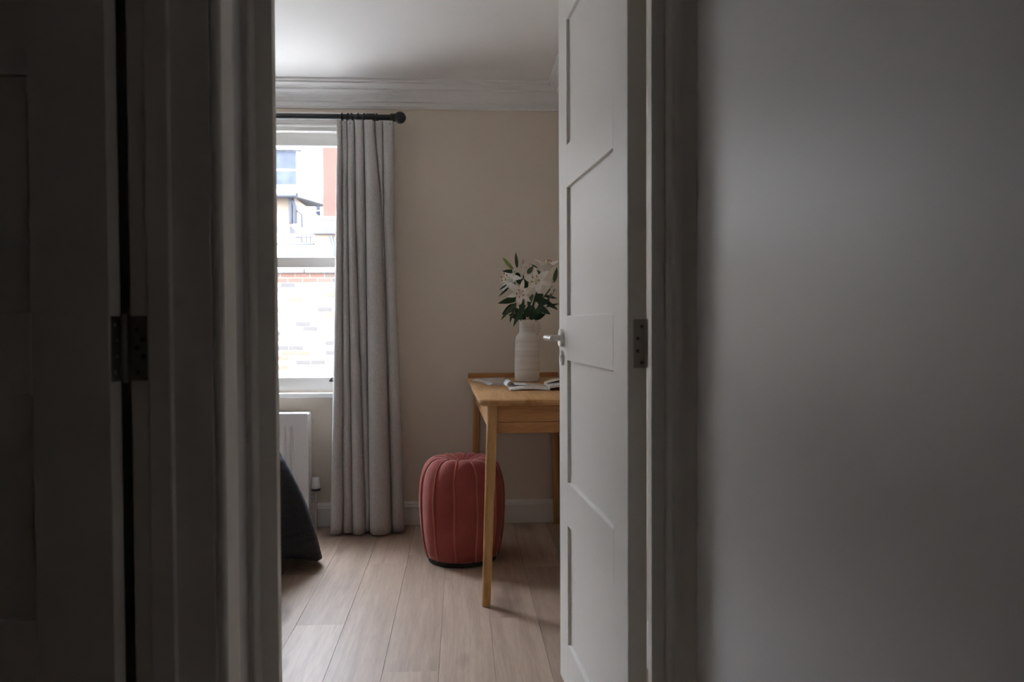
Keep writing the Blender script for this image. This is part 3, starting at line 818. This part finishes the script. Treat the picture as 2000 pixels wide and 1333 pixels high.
for a in PET.values():
    for me in a: me.materials.append(MATS['petal'])
def mk(name, me, parent, mtx):
    o = bpy.data.objects.new(name, me); C.objects.link(o); o.parent = parent; o.matrix_local = mtx; return o
def frame(y, up=Vector((0, 0, 1))):
    y = y.normalized(); x = y.cross(up)
    if x.length < 1e-3: x = Vector((1, 0, 0))
    x.normalize(); z = x.cross(y); return Matrix((x, y, z)).transposed().to_4x4()
def VP(u, v, dy=0): return PY(u, v, VY+dy)
def add_leaf(root, b, tip, wd, kind=0, roll=0):
    rl = WORLD[root.name]; d = tip-b; L = d.length; wd *= 1.15
    m = Matrix.Translation(b-rl) @ frame(d, Vector((-.25, -1, .45))) @ Matrix.Rotation(roll, 4, 'Y') @ Matrix.Diagonal((wd/.16, L, L, 1))
    mk('leaf', LEAF[kind], root, m)
def blossom(root, c, face, size, kind='open', spin=0):
    rl = WORLD[root.name]
    size *= 1.14
    q = Vector(face).normalized().to_track_quat('Z', 'Y').to_matrix().to_4x4()
    bm = lathe(bmesh.new(), [(.0, -.10), (.07, -.05), (.13, .08), (.15, .2), (.13, .22), (.0, .1)], (0, 0, 0), 10)
    me = bpy.data.meshes.new('blossom'); bm.to_mesh(me); bm.free(); me.materials.append(MATS['petal'])
    bl = mk('blossom', me, root, Matrix.Translation(c-rl) @ q @ Matrix.Diagonal((size, size, size, 1)))
    for k in range(6):
        flat = Matrix.Diagonal((1, 1, 1 if kind == 'half' else .62, 1)) if kind != 'trumpet' else Matrix.Diagonal((.55, .8, 1.7, 1))
        mk('petal', PET['half' if kind == 'trumpet' else kind][k % 2], bl, Matrix.Rotation(spin+k*PI/3, 4, 'Z') @ flat)
    for k in range(5):
        a = spin+.4+k*2*PI/5
        tip = Vector((.26*math.cos(a), .26*math.sin(a), .78))
        fb = tube(bmesh.new(), [(0, 0, .1), tip*.6+Vector((0, 0, .05)), tip], .014, 5)
        o = obj('filament', fb, 'filament', bl, local=True)
        ab = sphere(bmesh.new(), tip, .075, (.55, 1.1, .55), 8); obj('anther', ab, 'anther', bl, local=True)
    return bl
def bud(root, b, tip, rad, mat):
    d = (tip-b); L = d.length; n = 8
    pts = [b+d*t for t in (0, .12, .3, .55, .8, .95, 1)]
    rads = [rad*.35, rad*.7, rad*.95, rad, rad*.75, rad*.3, rad*.05]
    obj('bud', tube(bmesh.new(), pts, rads, 10), mat, root, smooth=True)
SLOT = iter((-112, 178, -62, 55, 118, -8))     # each stem has its own place around the neck
def stem(name, label, top, group='lilies in the vase'):
    an = math.radians(next(SLOT)); sd = Vector((math.cos(an), math.sin(an), 0))
    base = Vector((MOUTH.x, MOUTH.y, ZD+.236)) + sd*.018
    r = thing(name, label, 'lily', base, group=group)
    mid = Vector((MOUTH.x, MOUTH.y, MOUTH.z+.02)) + sd*.025
    obj('stem', tube(bmesh.new(), [base, mid, mid.lerp(top, .5)+Vector((0, 0, .012)), top], .0032, 7), 'leaf_green', r, smooth=True)
    return r
P_ = VP
# 1: front star low over the rim
c = P_(1018, 573, -.125); s1 = stem('lily', 'open white lily hanging lowest over the vase rim with orange stamens', c+Vector((0, .03, -.008)))
blossom(s1, c+Vector((.0, .03, .004)), (-.12, -1, -.12), .056, 'open', .3)
for b, t, wd, k in (((1026, 596), (1000, 635), .030, 0), ((1012, 590), (977, 621), .028, 0), ((1006, 603), (994, 628), .018, 0), ((1022, 590), (1012, 622), .026, 1)):
    add_leaf(s1, P_(*b, -.070), P_(*t, -.135), wd, k, .5)
# 2: left flower in profile
c = P_(1000, 549, .0); s2 = stem('lily', 'white lily turned sideways away from the door beside a green bud', c+Vector((.012, 0, -.006)))
blossom(s2, c, (-.75, -.62, .30), .062, 'open', .1)
bud(s2, P_(1003, 528, 0), P_(982, 504, -.01), .0085, 'bud_green')
for b, t, wd, k in (((1006, 531), (980, 530), .016, 2), ((1012, 583), (974, 592), .026, 0), ((1008, 595), (983, 612), .03, 1), ((994, 562), (976, 577), .009, 1), ((990, 556), (974, 568), .008, 2), ((1008, 545), (1024, 560), .022, 0)):
    add_leaf(s2, P_(*b, -.01), P_(*t, -.05), wd, k, -.4)
# 3: right centre, facing left
c = P_(1052, 550, -.05); s3 = stem('lily', 'white lily facing forward beside the top of the open door edge', c+Vector((.006, .02, -.006)))
blossom(s3, c+Vector((0, .02, 0)), (-.38, -1, .12), .062, 'open', .75)
for b, t, wd, k in (((1044, 588), (1062, 574), .034, 2), ((1050, 592), (1072, 588), .030, 0), ((1052, 598), (1073, 614), .026, 0), ((1040, 575), (1030, 600), .03, 0)):
    add_leaf(s3, P_(*b, -.02), P_(*t, -.08), wd, k, .6)
# 4: tall trumpet at the right
c = P_(1066, 531, .0); s4 = stem('lily', 'tallest white lily opening upwards at the top of the bouquet', c)
blossom(s4, c, (.10, -.25, 1), .062, 'half', .2)
for b, t, wd, k in (((1082, 552), (1088, 522), .018, 2), ((1050, 524), (1036, 516), .008, 2), ((1042, 530), (1058, 534), .018, 1), ((1060, 585), (1090, 606), .018, 0), ((1062, 578), (1089, 583), .012, 0)):
    add_leaf(s4, P_(*b, .0), P_(*t, -.01), wd, k, .3)
# 5: half-open trumpet in the middle with a pink bud
c = P_(1022, 537, .0); s5 = stem('lily', 'slim half-open lily with a pink bud rising behind the others', c)
blossom(s5, c, (.02, -.15, 1), .040, 'trumpet', .5)
bud(s5, P_(1022, 525, .01), P_(1022, 506, .012), .006, 'petal_pink')
for b, t, wd, k in (((1010, 524), (1007, 493), .014, 2), ((1030, 535), (1042, 520), .02, 2), ((1018, 545), (1032, 566), .03, 0), ((1008, 533), (1016, 546), .022, 1), ((1034, 545), (1022, 552), .03, 1)):
    add_leaf(s5, P_(*b, .0), P_(*t, .0), wd, k, .2)
# 6: small bloom at the right edge
c = P_(1077, 561, -.01); s6 = stem('lily', 'small cream lily half hidden behind the open door edge', c)
blossom(s6, c, (.2, -.8, .35), .036, 'open', .4)
for b, t, wd, k in (((1068, 590), (1086, 563), .012, 2), ((1066, 600), (1092, 592), .014, 0)):
    add_leaf(s6, P_(*b, -.01), P_(*t, -.04), wd, k, -.3)
for b, t, wd, k in (((1044, 600), (1030, 612), .04, 0), ((1046, 606), (1060, 613), .03, 0), ((1020, 604), (1034, 611), .03, 1)):   # behind the stems
    add_leaf(s6, P_(*b, .045), P_(*t, .06+.02*k), wd, k, -.3)
# extra dark leaves filling the centre just above the rim
for i in range(7):
    a = -2.80+i*.40
    b_ = MOUTH+Vector((.031*math.cos(a), .031*math.sin(a), .0175+.007*(i % 2)))
    add_leaf(s3 if i % 2 else s1, b_, b_+Vector((.062*math.cos(a), .040*math.sin(a)-.004, .022+.026*(i % 2))), .027, 0, .15)

# ------------------------------------------------------------------ magazines
def sheet(bm, sect, y0, y1, thick, shift=0.0):
    """sect: list of (x, z) across; ribbon of given thickness from y0 to y1"""
    top0 = [bm.verts.new((x+shift, y0, z)) for x, z in sect]; top1 = [bm.verts.new((x, y1, z)) for x, z in sect]
    b0 = [bm.verts.new((x+shift, y0, z-thick)) for x, z in sect]; b1 = [bm.verts.new((x, y1, z-thick)) for x, z in sect]
    for i in range(len(sect)-1):
        bm.faces.new((top0[i], top0[i+1], top1[i+1], top1[i])); bm.faces.new((b0[i], b1[i], b1[i+1], b0[i+1]))
        bm.faces.new((top0[i], b0[i], b0[i+1], top0[i+1])); bm.faces.new((top1[i], top1[i+1], b1[i+1], b1[i]))
    for i in (0, -1): bm.faces.new((top0[i], top1[i], b1[i], b0[i]))
    return bm
mz = ZD
ma = thing('magazine', 'open magazine with curling white pages lying before the vase', 'magazine', (.36, 3.5, mz))
xa = PZ(997, 761, mz+.006).x; ya = PZ(997, 761, mz+.006).y
def curve(x0, x1, fn, n=14): return [(x0+(x1-x0)*i/n, mz+fn(i/n)) for i in range(n+1)]
ma_w = .165
s_l = curve(xa, xa+ma_w, lambda t: .008+.006*math.sin(PI*min(1, t*1.1)))
obj('page_block', sheet(bmesh.new(), s_l, ya, ya+.235, .0075, 0), 'page_white', ma, smooth=50)
s_r = curve(xa+ma_w, xa+2*ma_w-.006, lambda t: .012+.012*math.sin(PI*(t*.8+.15)))
obj('page_block', sheet(bmesh.new(), s_r, ya+.004, ya+.235, .0095, 0), 'page_white', ma, smooth=50)
# loose leaf rolled up along the left edge
roll = [(xa+.006+.016*math.cos(a)-.012, mz+.022+.014*math.sin(a)) for a in [math.radians(d) for d in range(250, -20, -18)]]
roll = [(xa+.05, mz+.0165), (xa+.03, mz+.0175)][::-1] and [(xa-.016+.017*(1-math.cos(a)), mz+.012+.021*math.sin(a)) for a in [i*PI/12*.92 for i in range(13)]] + [(xa+.045, mz+.0165), (xa+.075, mz+.016)]
obj('curled_page', sheet(bmesh.new(), roll, ya+.085, ya+.235, .0009, .006), 'page_white', ma, smooth=60)
obj('printed_page', sheet(bmesh.new(), [(x, z+.0012) for x, z in s_l][5:], ya+.012, ya+.12, .0008, 0), 'page_print', ma, smooth=60)
obj('printed_page', sheet(bmesh.new(), [(x, z+.0013) for x, z in s_l][4:], ya+.12, ya+.232, .0008, 0), 'page_photo', ma, smooth=60)
obj('printed_page', sheet(bmesh.new(), [(x, z+.0012) for x, z in s_r], ya+.03, ya+.11, .0008, 0), 'page_print', ma, smooth=60)
obj('printed_page', sheet(bmesh.new(), [(x, z+.0022+.010*math.sin(PI*i/14)) for i, (x, z) in enumerate(s_r)], ya+.11, ya+.232, .0008, 0), 'page_photo', ma, smooth=60)
# second magazine, its page corners fanned
q0 = PZ(921, 742, mz+.004); q1 = PZ(956, 752, mz+.004); q2 = PZ(980, 751, mz+.004)
m2 = thing('magazine', 'thin grey magazine with fanned page corners at the desk edge', 'magazine', (q1.x, q1.y, mz))
def fan(k, mat, name):
    bm = bmesh.new(); z0 = mz+.0008+k*.0016; off = .006*k
    outl = [(q0.x+off, q0.y), (q0.x+.035+off*.6, q0.y-.10+.02*(k % 2)), (q1.x-.012+off, q1.y+.06), (q1.x+off*.5, q1.y), (q2.x+.03, q1.y+.015), (q2.x+.03, q0.y+.06), (q0.x+.04+off, q0.y+.05)]
    a = [bm.verts.new((x, y, z0)) for x, y in outl]; b = [bm.verts.new((x, y, z0+.0013)) for x, y in outl]
    n = len(outl); bm.faces.new(a[::-1]); bm.faces.new(b)
    for i in range(n): bm.faces.new((a[i], a[(i+1) % n], b[(i+1) % n], b[i]))
    obj(name, bm, mat, m2)
for k in range(4): fan(k, 'page_white', 'page')
fan(4.6, 'page_grey', 'printed_page')

# ------------------------------------------------------------------ outside
yd = S('ground', B(-40, 40, YF+.12, 70, -.45, -.25), 'paving', 'pale paved yard beyond the window')
GY = 12.6
gz1 = PY(600, 524, GY).z
gw = thing('garden_wall', 'sunlit yellow stock-brick garden wall seen through the lower sash', 'wall', (-2.5, GY, -.25))
BXA, BXB = -3.9, -1.05
obj('wall_core', B(-9, 7, GY+.012, GY+.22, -.25, gz1-.075), 'mortar', gw)
bl_, bh, jt = .215, .065, .010
bmesh_brick = None
def brick(x, z, mat, L=bl_, key='brick'):
    global bmesh_brick
    k = (mat, L)
    if k not in BR:
        o = obj('brick', B(0, L, 0, .045, 0, bh), mat, gw, local=True, bevel=.004, seg=1); BR[k] = o.data
    else:
        o = bpy.data.objects.new('brick', BR[k]); C.objects.link(o); o.parent = gw
    o.location = Vector((x, GY+random.uniform(-.003, .003), z)) - WORLD[gw.name]
BR = {}
nrow = int((gz1-.08-.0)/(bh+jt))
topz = gz1-.080
for r in range(nrow):
    z = topz-(r+1)*(bh+jt)+jt
    x = BXA - (.5*(bl_+jt) if r % 2 else 0)
    while x < BXB:
        brick(x, z, 'brick_top' if r < 2 else 'brick_stock'); x += bl_+jt
# beyond the middle part the courses are joined
bm = bmesh.new()
for r in range(nrow):
    z = topz-(r+1)*(bh+jt)+jt
    for xa_, xb_ in ((-9, BXA-.12), (BXB+.24, 7)):
        x = xa_ - (.5*(bl_+jt) if r % 2 else 0)
        while x < xb_-.2: box(bm, x, x+bl_, GY, GY+.045, z, z+bh); x += bl_+jt
rest = obj('brick_courses', bm, 'brick_stock', gw); rest['kind'] = 'stuff'
x = -9.0
cop = None
while x < 7:
    if cop is None:
        o = obj('coping_stone', B(0, .59, -.04, .26, 0, .075), 'stone_grey', gw, local=True, bevel=.008); cop = o.data
    else:
        o = bpy.data.objects.new('coping_stone', cop); C.objects.link(o); o.parent = gw
    o.location = Vector((x, GY, gz1-.075)) - WORLD[gw.name]; x += .6

# rear extension to the right: cream wall, stone ledge, red upper wall
EY = 14.5
ex = thing('rear_extension', 'rear house extension with orange-red upper wall above a grey stone ledge', 'building', (0, EY, -.25))
e0 = PY(615, 460, EY); e1 = PY(615, 448, EY); e2 = PY(615, 430, EY); e3 = PY(630, 424, EY)
obj('lower_wall', B(e0.x, 3.5, EY, EY+4, -.25, e1.z), 'render_cream', ex)
obj('stone_ledge', B(e0.x-.03, 3.5, EY-.10, EY+.3, e1.z-.10, e1.z+.03), 'stone_grey', ex, bevel=.02)
obj('parapet', B(e0.x, 3.5, EY-.02, EY+.3, e1.z+.03, e2.z), 'concrete', ex)
obj('capping', B(e0.x, 3.5, EY-.05, EY+.35, e2.z, e3.z), 'render_white', ex)
obj('upper_wall', B(PY(631, 400, EY+.1).x, 3.5, EY+.1, EY+4, e3.z, e3.z+2.3), 'red_render', ex)
obj('vent_pipe', tube(bmesh.new(), [(PY(646, 462, EY-.06).x, EY-.06, PY(646, 462, EY).z), (PY(652, 482, EY-.06).x, EY-.06, PY(652, 482, EY).z), (PY(652, 500, EY-.06).x, EY-.06, -.2)], .035, 8), 'pipe_dark', ex)

# house across the yards: pale facade with windows, low roof, gutters and pipes
HY = 24.0
hs = thing('far_house', 'pale rendered house across the yards with dark upper window', 'building', (-6, HY, -.25))
obj('facade', B(-22, 8, HY, HY+6, -.25, 8.2), 'render_white', hs)
def far_window(u0, v0, u1, v1):
    a, b = PY(u0, v1, HY), PY(u1, v0, HY)
    wf = obj('window', B(a.x-.06, b.x+.06, HY-.05, HY+.05, a.z-.08, b.z+.02), 'render_white', hs)
    mid = (a.z+b.z)/2-.05
    obj('pane', B(a.x, b.x, HY-.07, HY-.04, a.z, mid-.03), 'ext_window', wf)
    obj('pane', B(a.x, b.x, HY-.08, HY-.04, mid+.03, b.z), 'ext_window', wf)
    obj('window_lintel', B(a.x-.12, b.x+.16, HY-.16, HY+.02, b.z+.02, b.z+.13), 'slate', wf)
far_window(520, 297, 579, 361)
far_window(420, 297, 479, 361)
far_window(618, 395, 626, 421)
# lean-to with slate roof, gutter and downpipes in front of the facade
LY = 19.0
lt = thing('lean_to', 'low outhouse with slate roof edge, gutter and dark downpipes', 'outhouse', (-5, LY, -.25))
t0 = PY(575, 376, LY)
obj('outhouse_wall', B(-12, t0.x-.05, LY, LY+4.6, -.25, t0.z-.08), 'render_cream', lt)
rb = bmesh.new()
prism(rb, [(LY-.25, t0.z-.06), (LY+4.7, t0.z+.42), (LY+4.7, t0.z+.34), (LY-.25, t0.z-.14)], lambda p, q, s: (s, p, q), -12, t0.x+.12)
obj('roof', rb, 'slate', lt)
obj('gutter', tube(bmesh.new(), [(-12, LY-.3, t0.z-.12), (t0.x+.1, LY-.3, t0.z-.12)], .06, 10), 'pipe_dark', lt)
def pipe(pts, r): obj('downpipe', tube(bmesh.new(), [PY(u, v, LY-.15) for u, v in pts], r, 8), 'pipe_dark', lt)
pipe([(550, 378), (558, 379), (572, 392), (576, 402), (576, 437)], .05)
pipe([(568, 390), (568, 437)], .05)
pipe([(577, 408), (589, 419), (590, 445)], .025)
# flat roof terrace below with a rail and roof boxes
TY = 16.0
ft = thing('flat_roof_block', 'white flat-roofed block with a thin dark railing behind garden wall', 'outhouse', (-4.5, TY, -.25))
tz = PY(600, 478, TY).z
obj('block_wall', B(-12, PY(614, 478, TY).x, TY, TY+2.5, -.25, tz), 'render_white', ft)
obj('roof_edge', B(-12, PY(614, 478, TY).x, TY-.06, TY+2.5, tz, tz+.03), 'slate', ft)
b0 = PY(549, 470, TY+.6); b1 = PY(579, 458, TY+.6)
obj('roof_box', B(b0.x-1.5, b1.x, TY+.5, TY+1.5, tz+.03, b1.z), 'render_white', ft)
b2 = PY(566, 442, TY+1.6)
obj('roof_vent', B(b0.x-1.2, b2.x, TY+1.6, TY+2.2, tz+.03, b2.z), 'slate', ft)
for u in (556, 573, 589, 598, 606):
    p = PY(u, 456 if u > 580 else 462, TY+.1)
    obj('rail_post', tube(bmesh.new(), [(p.x, TY+.1, tz), (p.x, TY+.1, p.z)], .012, 6), 'pipe_dark', ft)
p0, p1 = PY(549, 463, TY+.1), PY(612, 460, TY+.1)
obj('handrail', tube(bmesh.new(), [(p0.x-3, TY+.1, p0.z), (p1.x, TY+.1, p0.z)], .014, 6), 'pipe_dark', ft)
v0 = PY(575, 499, TY-.03)
obj('wall_vent', B(v0.x-.12, v0.x+.12, TY-.04, TY+.02, v0.z-.06, v0.z+.06), 'slate', ft)
# overhead cable
ux = PY(631, 400, EY+.1).x
ca = Vector((t0.x+.06, LY-.10, t0.z-.06+.15*.48/4.95+.012)); cb = Vector((ux+.004, EY+.6, PY(631, 353, EY+.1).z))
cm = [ca.lerp(cb, i/10) + Vector((0, 0, -.04*math.sin(PI*i/10))) for i in range(11)]
tag(obj('overhead_cable', tube(bmesh.new(), cm, .016, 6), 'pipe_dark'), 'thin dark cable strung from the outhouse roof to the red wall', 'cable')
